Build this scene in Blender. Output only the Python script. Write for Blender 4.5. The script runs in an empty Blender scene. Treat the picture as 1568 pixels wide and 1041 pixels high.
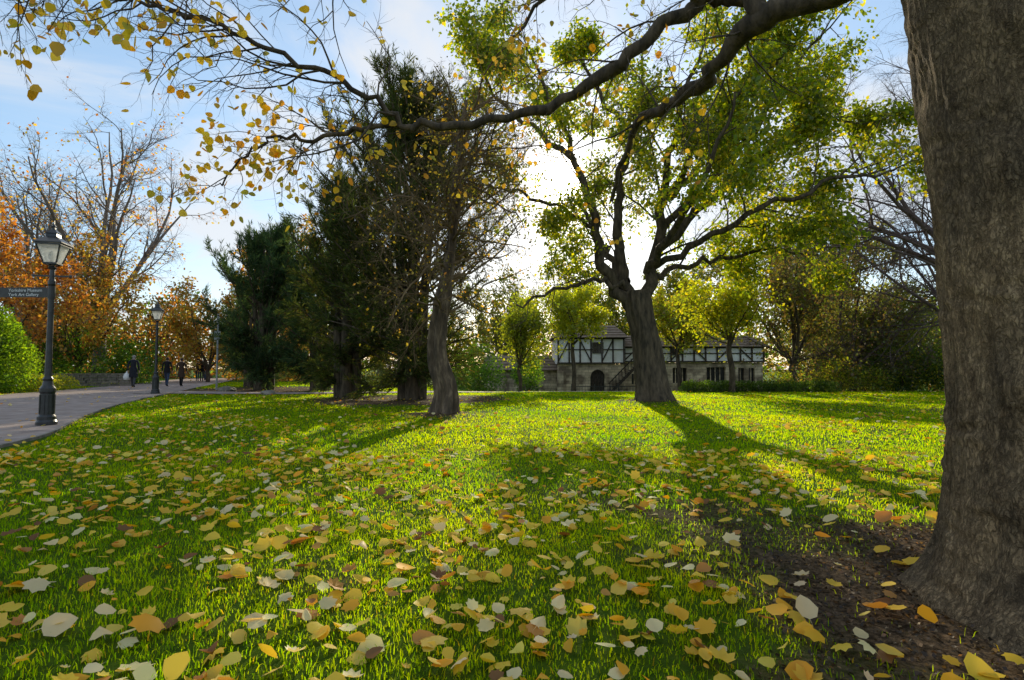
import bpy, math, random
import numpy as np
from mathutils import Vector, Matrix, noise
random.seed(7); rng=np.random.default_rng(11)
S=bpy.context.scene
V=Vector
# ------------------------------------------------------------------ helpers
def link(o,parent=None):
    S.collection.objects.link(o)
    if parent: o.parent=parent
    return o
def empty(name,loc=(0,0,0),rz=0):
    e=bpy.data.objects.new(name,None); e.location=loc; e.rotation_euler=(0,0,rz); e.empty_display_size=.2
    return link(e)
def mesh_np(name,verts,loops,starts,mats,cols=None,smooth=True,matidx=None,parent=None):
    me=bpy.data.meshes.new(name)
    verts=np.asarray(verts,np.float32); loops=np.asarray(loops,np.int32); starts=np.asarray(starts,np.int32)
    me.vertices.add(len(verts)); me.vertices.foreach_set('co',verts.ravel())
    me.loops.add(len(loops)); me.loops.foreach_set('vertex_index',loops)
    me.polygons.add(len(starts)); me.polygons.foreach_set('loop_start',starts)
    for m in mats: me.materials.append(m)
    if matidx is not None: me.polygons.foreach_set('material_index',np.asarray(matidx,np.int32))
    me.polygons.foreach_set('use_smooth',np.full(len(starts),smooth,bool))
    if cols is not None:
        a=me.color_attributes.new('Col','FLOAT_COLOR','POINT')
        c=np.ones((len(verts),4),np.float32); c[:,:3]=cols
        a.data.foreach_set('color',c.ravel())
    me.update(calc_edges=True)
    return link(bpy.data.objects.new(name,me),parent)
def pymesh(name,verts,faces,mats,smooth=False,matidx=None,parent=None):
    me=bpy.data.meshes.new(name); me.from_pydata([tuple(v) for v in verts],[],faces)
    for m in (mats if isinstance(mats,list) else [mats]): me.materials.append(m)
    if matidx: me.polygons.foreach_set('material_index',matidx)
    me.polygons.foreach_set('use_smooth',[smooth]*len(faces)); me.update()
    return link(bpy.data.objects.new(name,me),parent)
class MB:  # simple polygon accumulator
    def __init__(s): s.v=[];s.f=[];s.m=[]
    def box(s,c,d,mi=0,rz=0,rx=0,ry=0):
        b=len(s.v); R=Matrix.Rotation(rz,3,'Z')@Matrix.Rotation(ry,3,'Y')@Matrix.Rotation(rx,3,'X')
        for x in(-.5,.5):
            for y in(-.5,.5):
                for z in(-.5,.5): s.v.append(V(c)+R@V((x*d[0],y*d[1],z*d[2])))
        for q in((0,1,3,2),(4,6,7,5),(0,4,5,1),(2,3,7,6),(0,2,6,4),(1,5,7,3)): s.f.append([b+i for i in q]); s.m.append(mi)
    def beam(s,a,b2,w,t,mi=0):
        a=V(a);b2=V(b2);d=(b2-a);L=d.length;d.normalize()
        y=V((0,1,0)); x=d.cross(y)
        if x.length<.01: y=V((1,0,0)); x=d.cross(y)
        x.normalize(); y=x.cross(d); b=len(s.v)
        for k in(a,b2):
            for i,j in((-1,-1),(1,-1),(1,1),(-1,1)): s.v.append(k+x*i*w/2+y*j*t/2)
        for q in((3,2,1,0),(4,5,6,7),(0,1,5,4),(1,2,6,5),(2,3,7,6),(3,0,4,7)): s.f.append([b+i for i in q]); s.m.append(mi)
    def lathe(s,prof,n=16,c=(0,0,0),mi=0,sq=0):
        b=len(s.v)
        for r,z in prof:
            for i in range(n):
                a=2*math.pi*(i+.5)/n; s.v.append(V((c[0]+r*math.cos(a),c[1]+r*math.sin(a),c[2]+z)))
        for k in range(len(prof)-1):
            for i in range(n):
                j=(i+1)%n; s.f.append([b+k*n+i,b+k*n+j,b+(k+1)*n+j,b+(k+1)*n+i]); s.m.append(mi)
        s.f.append([b+i for i in range(n)][::-1]); s.m.append(mi)
        s.f.append([b+(len(prof)-1)*n+i for i in range(n)]); s.m.append(mi)
    def poly(s,pts,mi=0):
        b=len(s.v); s.v+= [V(p) for p in pts]; s.f.append(list(range(b,b+len(pts)))); s.m.append(mi)
    def make(s,name,mats,parent=None,smooth=False): return pymesh(name,s.v,s.f,mats,smooth,s.m,parent)
def sstep(t): t=np.clip(t,0,1); return t*t*(3-2*t)
def pn(x,y,z=0.0,f=1.0,s=0.0):
    x=x*f+s;y=y*f+s*1.7;z=z*f+s*.6
    return (np.sin(x*1.3+1.9*np.sin(y*.9+z))+np.sin(y*1.7+1.5*np.sin(x*1.1-z*.7)+2)+np.sin(z*1.5+1.7*np.sin(x*.8+y*.6)+4)+.6*np.sin(2.9*x+y*2.3+z*1.9+1.4*np.sin(y*2.6)))/3.6
# ------------------------------------------------------------------ terrain
TR=(2.60,2.60)
def gz(x,y):
    x=np.asarray(x,float);y=np.asarray(y,float)
    z=-1.1*sstep((y-24)/24)*sstep((x+9)/8)
    z=z+.025*pn(x,y,0,.45)+.012*pn(x,y,0,1.6,3)
    z=z+.03*np.exp(-((x-TR[0])**2+(y-TR[1])**2)/1.0)+.10*np.exp(-((x-4.56)**2+(y-18.4)**2)/2.0)+.08*np.exp(-((x+1.59)**2+(y-13.3)**2)/1.0)
    return z
def g1(x,y): return float(gz(x,y))
MAIN=[(-8.6,1),(-9.3,7.3),(-11.1,11.),(-13.3,15),(-15.7,19.5),(-17.6,24.5),(-20,31),(-24.5,43),(-31,60)]
MHW=[2.6,2.6,2.15,2.3,2.7,2.8,2.6,2.5,2.5]
BR=[(-16,25.2),(-12,24.6),(-8,24.2),(-3,25.6),(4,28.5),(14,32),(30,34)]
BHW=[1.1,1.0,.9,.9,.9,.9,.9]
def pathd(x,y):
    out=np.full(np.shape(x),1e9)
    for C,H in((MAIN,MHW),(BR,BHW)):
        for i in range(len(C)-1):
            ax,ay=C[i];bx,by=C[i+1]; dx,dy=bx-ax,by-ay
            t=np.clip(((x-ax)*dx+(y-ay)*dy)/(dx*dx+dy*dy),0,1)
            d=np.hypot(x-ax-t*dx,y-ay-t*dy)-(H[i]+(H[i+1]-H[i])*t)
            out=np.minimum(out,d)
    return out
def soilm(x,y): # 1 = bare soil
    d=np.hypot(x-TR[0],(y-TR[1])*.9)
    m=1-sstep((d-.9+.5*pn(x,y,0,2.3)+.25*pn(x,y,0,6))/1.2)
    m2=.8*sstep((pn(x,y,0,1.3,9)+.35*pn(x,y,0,5,2)-.15)/.4)*(1-sstep((y-4.2)/1.5))*sstep((x+1.8)/1.2)
    for cx,cy,r in((-3.5,20,3.0),(-12.5,29,4),(4.56,18.4,.6),(-1.59,13.3,.5)):
        m=np.maximum(m,1-sstep((np.hypot(x-cx,y-cy)-r+.3*pn(x,y,0,2))/.8))
    m3=.7*(1-sstep((np.hypot((x-13.5)/3.5,(y-14.5)/1.8)-.6)/.5))
    return np.maximum(np.maximum(m,m2),m3)
# ------------------------------------------------------------------ materials
def newmat(name):
    m=bpy.data.materials.new(name); m.use_nodes=True; n=m.node_tree.nodes; l=m.node_tree.links; n.clear()
    o=n.new('ShaderNodeOutputMaterial'); return m,n,l,o
def noise_mat(name,c1,c2,scale=5,rough=.85,bump=.3,stretch=(1,1,1),detail=6,c3=None,metal=0,bscale=None,spec=.3,dist=.02):
    m,n,l,o=newmat(name); b=n.new('ShaderNodeBsdfPrincipled'); l.new(b.outputs[0],o.inputs[0])
    tc=n.new('ShaderNodeTexCoord'); mp=n.new('ShaderNodeMapping'); mp.inputs['Scale'].default_value=stretch
    l.new(tc.outputs['Object'],mp.inputs[0])
    t=n.new('ShaderNodeTexNoise'); t.inputs['Scale'].default_value=scale; t.inputs['Detail'].default_value=detail; t.inputs['Roughness'].default_value=.6
    l.new(mp.outputs[0],t.inputs['Vector'])
    r=n.new('ShaderNodeValToRGB'); r.color_ramp.elements[0].position=.35; r.color_ramp.elements[1].position=.68
    r.color_ramp.elements[0].color=(*c1,1); r.color_ramp.elements[1].color=(*c2,1)
    if c3: e=r.color_ramp.elements.new(.52); e.color=(*c3,1)
    l.new(t.outputs['Fac'],r.inputs[0]); l.new(r.outputs[0],b.inputs['Base Color'])
    b.inputs['Roughness'].default_value=rough; b.inputs['Metallic'].default_value=metal; b.inputs['Specular IOR Level'].default_value=spec
    if bump>0:
        t2=n.new('ShaderNodeTexNoise'); t2.inputs['Scale'].default_value=bscale or scale*3; t2.inputs['Detail'].default_value=8
        l.new(mp.outputs[0],t2.inputs['Vector'])
        bp=n.new('ShaderNodeBump'); bp.inputs['Strength'].default_value=bump; bp.inputs['Distance'].default_value=dist
        l.new(t2.outputs['Fac'],bp.inputs['Height']); l.new(bp.outputs[0],b.inputs['Normal'])
    return m
def leaf_mat(name,trans=.5,tint=(1,1,1),gloss=.06,rough=.5):
    m,n,l,o=newmat(name); a=n.new('ShaderNodeAttribute'); a.attribute_name='Col'
    d=n.new('ShaderNodeBsdfDiffuse'); t=n.new('ShaderNodeBsdfTranslucent'); mx=n.new('ShaderNodeMixShader'); mx.inputs[0].default_value=trans
    mt=n.new('ShaderNodeMix'); mt.data_type='RGBA'; mt.blend_type='MULTIPLY'; mt.inputs[0].default_value=1
    l.new(a.outputs['Color'],mt.inputs[6]); mt.inputs[7].default_value=(*tint,1)
    l.new(a.outputs['Color'],d.inputs[0]); l.new(mt.outputs[2],t.inputs[0])
    l.new(d.outputs[0],mx.inputs[1]); l.new(t.outputs[0],mx.inputs[2])
    if gloss<=0: l.new(mx.outputs[0],o.inputs[0]); return m
    g=n.new('ShaderNodeBsdfGlossy'); g.inputs['Roughness'].default_value=rough; g.inputs[0].default_value=(.9,.9,.9,1)
    m2=n.new('ShaderNodeMixShader'); m2.inputs[0].default_value=gloss
    l.new(mx.outputs[0],m2.inputs[1]); l.new(g.outputs[0],m2.inputs[2]); l.new(m2.outputs[0],o.inputs[0])
    return m
bark_big,n,l,o=newmat('bark_foreground'); p=n.new('ShaderNodeBsdfPrincipled'); l.new(p.outputs[0],o.inputs[0]); p.inputs['Roughness'].default_value=.9; p.inputs['Specular IOR Level'].default_value=.2
tc=n.new('ShaderNodeTexCoord')
def tn(scale,st,det=6,dist=0):
    mp=n.new('ShaderNodeMapping'); mp.inputs['Scale'].default_value=st; l.new(tc.outputs['Object'],mp.inputs[0])
    t=n.new('ShaderNodeTexNoise'); t.inputs['Scale'].default_value=scale; t.inputs['Detail'].default_value=det; t.inputs['Roughness'].default_value=.68; t.inputs['Distortion'].default_value=dist; l.new(mp.outputs[0],t.inputs['Vector']); return t
dn=tn(9,(1,1,.6),5); mpv=n.new('ShaderNodeMapping'); mpv.inputs['Scale'].default_value=(46,46,15)
vs_=n.new('ShaderNodeVectorMath'); vs_.operation='SCALE'; vs_.inputs['Scale'].default_value=.16; l.new(dn.outputs['Color'],vs_.inputs[0])
va_=n.new('ShaderNodeVectorMath'); va_.operation='ADD'; l.new(tc.outputs['Object'],va_.inputs[0]); l.new(vs_.outputs[0],va_.inputs[1]); l.new(va_.outputs[0],mpv.inputs[0])
vo=n.new('ShaderNodeTexVoronoi'); vo.feature='DISTANCE_TO_EDGE'; vo.inputs['Scale'].default_value=1; l.new(mpv.outputs[0],vo.inputs['Vector'])
cr=n.new('ShaderNodeMapRange'); cr.inputs[1].default_value=.0; cr.inputs[2].default_value=.22; l.new(vo.outputs['Distance'],cr.inputs[0])
f1=tn(60,(1,1,.45),8); big=tn(2.2,(1,1,.6),5,.6); f2=tn(16,(1,1,.28),8)
r1=n.new('ShaderNodeValToRGB'); r1.color_ramp.elements[0].position=.3; r1.color_ramp.elements[0].color=(.17,.115,.065,1); r1.color_ramp.elements[1].position=.7; r1.color_ramp.elements[1].color=(.48,.35,.21,1); l.new(f2.outputs[0],r1.inputs[0])
r2=n.new('ShaderNodeValToRGB'); r2.color_ramp.elements[0].position=.35; r2.color_ramp.elements[0].color=(.5,.5,.5,1); r2.color_ramp.elements[1].position=.62; r2.color_ramp.elements[1].color=(1.2,1.15,1.05,1); l.new(big.outputs[0],r2.inputs[0])
r3=n.new('ShaderNodeMapRange'); r3.inputs[3].default_value=.58; r3.inputs[4].default_value=1; l.new(cr.outputs[0],r3.inputs[0])
r4=n.new('ShaderNodeMapRange'); r4.inputs[1].default_value=.3; r4.inputs[2].default_value=.7; r4.inputs[3].default_value=.45; r4.inputs[4].default_value=1.4; l.new(f1.outputs[0],r4.inputs[0])
def mulc(a,b_):
    mm=n.new('ShaderNodeMix'); mm.data_type='RGBA'; mm.blend_type='MULTIPLY'; mm.inputs[0].default_value=1; l.new(a,mm.inputs[6]); l.new(b_,mm.inputs[7]); return mm.outputs[2]
l.new(mulc(mulc(mulc(r1.outputs[0],r2.outputs[0]),r3.outputs[0]),r4.outputs[0]),p.inputs['Base Color'])
ad=n.new('ShaderNodeMath'); ad.operation='MULTIPLY_ADD'; l.new(cr.outputs[0],ad.inputs[0]); ad.inputs[1].default_value=.5; l.new(f1.outputs[0],ad.inputs[2])
ad2=n.new('ShaderNodeMath'); ad2.operation='MULTIPLY_ADD'; l.new(f2.outputs[0],ad2.inputs[0]); ad2.inputs[1].default_value=1.2; l.new(ad.outputs[0],ad2.inputs[2])
bp=n.new('ShaderNodeBump'); bp.inputs['Strength'].default_value=1; bp.inputs['Distance'].default_value=.016; l.new(ad2.outputs[0],bp.inputs['Height']); l.new(bp.outputs[0],p.inputs['Normal'])
bark=noise_mat('bark',(.06,.045,.03),(.26,.19,.12),scale=5,stretch=(2,2,.5),bump=.8,c3=(.12,.085,.055),bscale=18,dist=.03)
bark_dark=noise_mat('bark_dark',(.035,.027,.018),(.15,.11,.07),scale=5,stretch=(2,2,.5),bump=.8,bscale=14,dist=.03)
bark_grey=noise_mat('bark_grey',(.10,.08,.065),(.24,.20,.17),scale=3,bump=0)
bark_twig=noise_mat('bark_brown_twigs',(.10,.065,.03),(.24,.16,.08),scale=3,bump=0)
bark_purple=noise_mat('bark_twigs',(.08,.055,.05),(.19,.14,.13),scale=3,bump=0)
M_leaf=leaf_mat('autumn_leaf',.6,(1.5,1.3,.7),.03)
M_green=leaf_mat('green_leaf',.65,(2.9,2.65,.5),.03)
M_needle=leaf_mat('yew_needles',.35,(2.2,2.0,.8),.0)
M_grass=leaf_mat('grass_blade',.78,(7.2,4.9,.2),.0)
M_ground_leaf=leaf_mat('fallen_leaf',.42,(1.15,1.0,.5),.03,.5)
gm,n,l,o=newmat('grass_ground'); b=n.new('ShaderNodeBsdfPrincipled'); l.new(b.outputs[0],o.inputs[0]); b.inputs['Roughness'].default_value=.95; b.inputs['Specular IOR Level'].default_value=.05
tc=n.new('ShaderNodeTexCoord')
def nz(scale,det=8):
    t=n.new('ShaderNodeTexNoise'); t.inputs['Scale'].default_value=scale; t.inputs['Detail'].default_value=det; t.inputs['Roughness'].default_value=.65; l.new(tc.outputs['Object'],t.inputs['Vector']); return t
def ramp(src,p1,c1,p2,c2):
    r=n.new('ShaderNodeValToRGB'); r.color_ramp.elements[0].position=p1; r.color_ramp.elements[1].position=p2
    r.color_ramp.elements[0].color=(*c1,1); r.color_ramp.elements[1].color=(*c2,1); l.new(src,r.inputs[0]); return r
g_=ramp(nz(9).outputs[0],.3,(.04,.09,.006),.7,(.11,.18,.010))
s_=ramp(nz(26).outputs[0],.35,(.03,.019,.010),.66,(.20,.135,.08))
at=n.new('ShaderNodeAttribute'); at.attribute_name='Col'
mx=n.new('ShaderNodeMix'); mx.data_type='RGBA'; l.new(at.outputs['Fac'],mx.inputs[0]); l.new(g_.outputs[0],mx.inputs[6]); l.new(s_.outputs[0],mx.inputs[7]); l.new(mx.outputs[2],b.inputs['Base Color'])
bp=n.new('ShaderNodeBump'); bp.inputs['Strength'].default_value=1; bp.inputs['Distance'].default_value=.05; l.new(nz(34,12).outputs[0],bp.inputs['Height']); l.new(bp.outputs[0],b.inputs['Normal'])
asph=noise_mat('path_asphalt',(.24,.185,.16),(.39,.315,.28),scale=2.5,bump=.5,bscale=60,dist=.008,rough=.85,spec=.15)
edge_m=noise_mat('path_edging_stone',(.14,.125,.10),(.30,.26,.21),scale=6,bump=.4)
black=noise_mat('black_paint',(.012,.013,.014),(.03,.032,.034),scale=8,rough=.35,bump=.1,spec=.5)
steel=noise_mat('grey_metal',(.25,.26,.26),(.36,.37,.37),scale=5,rough=.5,bump=0)
white=noise_mat('white_lettering',(.7,.7,.68),(.8,.8,.78),bump=0)
gl,n,l,o=newmat('lamp_glass'); p=n.new('ShaderNodeBsdfPrincipled'); p.inputs['Base Color'].default_value=(.9,.92,.93,1); p.inputs['Transmission Weight'].default_value=.5
tx=n.new('ShaderNodeTexNoise'); tx.inputs['Scale'].default_value=6; rr=n.new('ShaderNodeMapRange'); rr.inputs[3].default_value=.25; rr.inputs[4].default_value=.5; l.new(tx.outputs[0],rr.inputs[0]); l.new(rr.outputs[0],p.inputs['Roughness'])
tl=n.new('ShaderNodeBsdfTranslucent'); tl.inputs[0].default_value=(.92,.93,.9,1); ms=n.new('ShaderNodeMixShader'); ms.inputs[0].default_value=.6; l.new(p.outputs[0],ms.inputs[1]); l.new(tl.outputs[0],ms.inputs[2]); l.new(ms.outputs[0],o.inputs[0])
# ------------------------------------------------------------------ ground mesh
def axis_coords(lo,hi,fine_lo,fine_hi,st):
    a=list(np.arange(fine_lo,fine_hi+1e-6,st)); s=st
    v=fine_hi
    while v<hi: s*=1.18; v+=s; a.append(v)
    s=st; v=fine_lo; pre=[]
    while v>lo: s*=1.18; v-=s; pre.append(v)
    return np.array(pre[::-1]+a)
xs=axis_coords(-500,500,-8,9,.08); ys=axis_coords(-120,700,1,12,.08)
X,Y=np.meshgrid(xs,ys); Z=gz(X,Y)
near=(X>-8.5)&(X<9.5)&(Y<12.5)&(Y>.5)
Z=Z+near*soilm(X,Y)*(.018*pn(X,Y,0,9)+.010*pn(X,Y,0,23,1))
nx,ny=len(xs),len(ys); idx=np.arange(nx*ny).reshape(ny,nx)
q=np.stack([idx[:-1,:-1],idx[:-1,1:],idx[1:,1:],idx[1:,:-1]],-1).reshape(-1,4)
sm=soilm(X,Y).ravel()
ground=mesh_np('ground',np.stack([X,Y,Z],-1).reshape(-1,3),q.ravel(),np.arange(len(q))*4,[gm],cols=np.repeat(sm[:,None],3,1))
def ribbon(name,C,H,mat,z0,w=None,side=0):
    C=np.array(C,float);H=np.array(H,float); t=np.linspace(0,len(C)-1,(len(C)-1)*14+1)
    def cr(P,t):
        i=np.clip(t.astype(int),0,len(P)-2); f=(t-i); 
        if P.ndim>1:f=f[:,None]
        return P[i]*(1-f)+P[i+1]*f
    c=cr(C,t);h=cr(H,t)
    for _ in range(30):
        c[1:-1]=(c[:-2]+2*c[1:-1]+c[2:])/4; h[1:-1]=(h[:-2]+2*h[1:-1]+h[2:])/4
    d=np.gradient(c,axis=0); d/=np.linalg.norm(d,axis=1)[:,None]; nr=np.stack([d[:,1],-d[:,0]],1)
    K=9 if w is None else 2
    rows=[]
    for k in range(K):
        if w is None: off=(h*(2*k/(K-1)-1))
        else: off=side*(h+w*(k-.5)) 
        p=c+nr*off[:,None]; wob=.04*pn(p[:,0],p[:,1],0,3) if w is None and k in(0,K-1) else 0
        p=p+nr*np.reshape(wob,(-1,1)) if w is None and k in(0,K-1) else p
        rows.append(np.concatenate([p,(gz(p[:,0],p[:,1])+z0)[:,None]],1))
    vs=np.stack(rows,1); N=len(t); ii=np.arange(N*K).reshape(N,K)
    f=np.stack([ii[:-1,:-1],ii[:-1,1:],ii[1:,1:],ii[1:,:-1]],-1).reshape(-1,4)
    if w is not None:
        vs2=vs.copy(); vs2[...,2]-=.12; allv=np.concatenate([vs.reshape(-1,3),vs2.reshape(-1,3)]); n0=N*K
        f2=[]
        for k in(0,1): 
            a=ii[:-1,k];bb=ii[1:,k]; f2.append(np.stack([a,bb,bb+n0,a+n0],-1))
        f=np.concatenate([f]+f2); return mesh_np(name,allv,f.ravel(),np.arange(len(f))*4,[mat],smooth=False)
    return mesh_np(name,vs.reshape(-1,3),f.ravel(),np.arange(len(f))*4,[mat])
ribbon('park_path',MAIN,MHW,asph,.022); ribbon('park_path',BR,BHW,asph,.034)
ribbon('path_edging',MAIN[:6],[h+.02 for h in MHW[:6]],edge_m,.045,.05,1)
ribbon('path_edging',MAIN,[h+.02 for h in MHW],edge_m,.05,.07,-1)
# ------------------------------------------------------------------ leaf scatter
T_LEAF=(np.array([(0,0,0),(0,.36,-.03),(0,.72,-.02),(0,1,.05),(-.30,.06,.05),(-.47,.38,.10),(-.27,.78,.08),(.30,.06,.05),(.47,.38,.10),(.27,.78,.08),(-.012,0,0),(.012,0,0),(.0,-.38,.03)],float),
  [(0,1,5,4),(1,2,6,5),(2,3,6),(1,0,7,8),(2,1,8,9),(3,2,9),(10,12,11)])
T_LOBE=(np.array([(0,0,0),(0,.45,-.02),(0,1,.07),(.22,.78,.02),(.40,.80,.09),(.40,.54,.03),(.54,.34,.10),(.38,.16,.04),(.28,-.04,.07),(-.22,.78,.02),(-.40,.80,.09),(-.40,.54,.03),(-.54,.34,.10),(-.38,.16,.04),(-.28,-.04,.07),(-.012,0,0),(.012,0,0),(.05,-.42,.03)],float),
  [(1,3,2),(1,5,4,3),(1,7,6,5),(1,0,8,7),(1,2,9),(1,9,10,11),(1,11,12,13),(1,13,14,0),(15,17,16)])
T_DIA=(np.array([(0,0,0),(.33,.45,.08),(0,1,0),(-.33,.45,.08)],float),[(0,1,2,3)])
T_SPR=(np.array([(0,0,0),(.06,.4,.02),(0,1,.06),(-.06,.4,.02)],float),[(0,1,2,3)])
def norm(a): return a/np.maximum(np.linalg.norm(a,axis=-1,keepdims=True),1e-9)
def scatter(name,pos,ax,nr,size,T,cols,mat,curl=None,wid=None,parent=None,smooth=True):
    N=len(pos); tv,tf=T; ax=norm(ax); nr=norm(nr-ax*np.sum(nr*ax,1,keepdims=True)); sd=np.cross(ax,nr)
    curl=np.ones(N) if curl is None else curl; wid=np.ones(N) if wid is None else wid
    v=pos[:,None]+size[:,None,None]*(sd[:,None]*(tv[None,:,0:1]*wid[:,None,None])+ax[:,None]*tv[None,:,1:2]+nr[:,None]*(tv[None,:,2:3]*curl[:,None,None]))
    K=len(tv); fl=np.concatenate([np.array(f) for f in tf]); st=np.cumsum([0]+[len(f) for f in tf[:-1]]); LL=len(fl)
    loops=(fl[None]+np.arange(N)[:,None]*K).ravel(); starts=(st[None]+np.arange(N)[:,None]*LL).ravel()
    return mesh_np(name,v.reshape(-1,3),loops,starts,[mat],cols=np.repeat(cols,K,0),smooth=smooth,parent=parent)
def palette(N,cols,w,var=.25):
    cols=np.array(cols,float); i=rng.choice(len(cols),N,p=np.array(w)/sum(w)); c=cols[i]*(1+var*rng.uniform(-1,1,(N,1)))*(1+.08*rng.uniform(-1,1,(N,3)))
    return np.clip(c,0.002,.92)
def rdir(N): return norm(rng.normal(size=(N,3)))
def pts_area(y0,y1,dens,wf=1.15,extra=2.0):
    ysam=np.linspace(y0,y1,50); w=wf*2*(ysam*.9)+2*extra; A=float(np.sum((w[1:]+w[:-1])/2*np.diff(ysam)))
    N=int(A*dens); cw=np.concatenate([[0],np.cumsum((w[1:]+w[:-1])/2)]); y=np.interp(rng.uniform(0,1,N),cw/cw[-1],ysam)
    x=rng.uniform(-1,1,N)*(wf*.9*y+extra); return x,y
X1,Y1=[],[]
for a,b_,dn_ in((.8,4,118),(4,7.5,92),(7.5,13,36),(13,24,9),(24,34,3)):
    x,y=pts_area(a,b_,dn_); k=rng.uniform(0,1,len(x))<np.clip(.60+.62*pn(x,y,0,1.3,5)+.3*pn(x,y,0,4,1)-.55*sstep((y-5.5)/4)*np.exp(-((x-2)/5)**2),.05,1)
    X1.append(x[k]);Y1.append(y[k])
x=np.concatenate(X1);y=np.concatenate(Y1); pd=pathd(x,y)
k=((pd>0)|(rng.uniform(0,1,len(x))<.12))&(np.hypot(x-TR[0],y-TR[1])>.7)&(rng.uniform(0,1,len(x))>.7*(1-sstep((np.hypot(x-TR[0],y-TR[1])-.8)/1.2))); x=x[k];y=y[k];pd=pd[k]
N=len(x); z=gz(x,y)+np.where(pd<0,.03,rng.uniform(.018,.055,N)); a=rng.uniform(0,2*np.pi,N)
ax=np.stack([np.cos(a),np.sin(a),rng.normal(0,.24,N)],1); nr=np.stack([rng.normal(0,.34,N),rng.normal(0,.34,N)-.08,np.where(rng.uniform(0,1,N)<.6,1,-1)],1)
cols=palette(N,[(.92,.74,.38),(.92,.60,.05),(.90,.45,.015),(.60,.28,.06),(.26,.11,.03),(.92,.66,.10)],[27,37,17,6,5,12],.14)
sz=np.clip(rng.normal(.070,.021,N),.028,.12); cu=rng.uniform(-.3,3.0,N); wd=rng.uniform(.7,1.15,N); P=np.stack([x,y,z],1); h=rng.uniform(0,1,N)<.62
fl=empty('fallen_leaves')
for hh,T_ in((h,T_LEAF),(~h,T_LOBE)): scatter('leaf_litter',P[hh],ax[hh],nr[hh],sz[hh],T_,cols[hh],M_ground_leaf,curl=cu[hh],wid=wd[hh],parent=fl)
print('leaves',N)
x=TR[0]+rng.normal(0,1.5,30000); y=TR[1]+rng.normal(0,1.3,30000); k=(soilm(x,y)>.45)&(np.hypot(x-TR[0],y-TR[1])>.55)&(y>.9); x=x[k];y=y[k];N=len(x)
a=rng.uniform(0,6.28,N)
scatter('leaf_fragments',np.stack([x,y,gz(x,y)+.018*pn(x,y,0,9)*soilm(x,y)+rng.uniform(0,.012,N)],1),np.stack([np.cos(a),np.sin(a),rng.normal(0,.4,N)],1),rdir(N)+np.array([0,0,1.]),rng.uniform(.008,.028,N),T_DIA,palette(N,[(.07,.045,.025),(.16,.10,.05),(.30,.18,.08),(.03,.02,.012)],[4,3,1,4]),M_ground_leaf,parent=fl)
lg=empty('lawn_grass')
def grass(y0,y1,dens,h,w):
    x,y=pts_area(y0,y1,dens,1.05,1.0); pd=pathd(x,y); sm=soilm(x,y)
    cl=.8+.35*pn(x,y,0,4,2)
    k=(pd>.02)&(rng.uniform(0,1,len(x))>sm*.98)&(rng.uniform(0,1,len(x))<cl)&(np.hypot(x-TR[0],y-TR[1])>.6); x=x[k];y=y[k]; N=len(x)
    a=rng.uniform(0,2*np.pi,N); lean=rng.uniform(.05,.9,N); hh=h*rng.uniform(.5,1.35,N)*(1+.3*pn(x,y,0,1.7,4))
    P=np.stack([x,y,gz(x,y)-.004],1); D=np.stack([np.cos(a),np.sin(a),0*a],1)*lean[:,None]; 
    fa=rng.normal(0,.8,N); W=np.stack([np.cos(fa),np.sin(fa),0*a],1)*(w*rng.uniform(.6,1.3,N))[:,None]
    up=np.array([0,0,1.])
    mid=P+(D*.35+up*.62)*hh[:,None]; tip=P+(D*1.0+up*(1-.25*lean[:,None]))*hh[:,None]
    v=np.stack([P-W/2,P+W/2,mid-W*.38,mid+W*.38,tip],1).reshape(-1,3)
    base=np.arange(N)[:,None]*5; loops=(np.array([0,1,3,2,2,3,4])[None]+base).ravel(); st=(np.array([0,4])[None]+np.arange(N)[:,None]*7).ravel()
    t=np.clip(.5+.5*pn(x,y,0,.9,7)+rng.normal(0,.25,N),0,1)[:,None]
    c=np.array([.040,.115,.006])*(1-t)+np.array([.112,.178,.007])*t
    dry=rng.uniform(0,1,N)<.03; c[dry]=(.12,.12,.05); c=c*rng.uniform(.7,1.25,(N,1))
    mesh_np('blades',v,loops,st,[M_grass],cols=np.repeat(c,5,0),parent=lg); print('grass',N)
grass(1.2,4.2,4400,.032,.0046)
grass(4.2,8,1700,.035,.0072)
grass(8,14,650,.038,.014)
grass(14,26,240,.040,.026)
grass(26,44,50,.05,.055)
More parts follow.
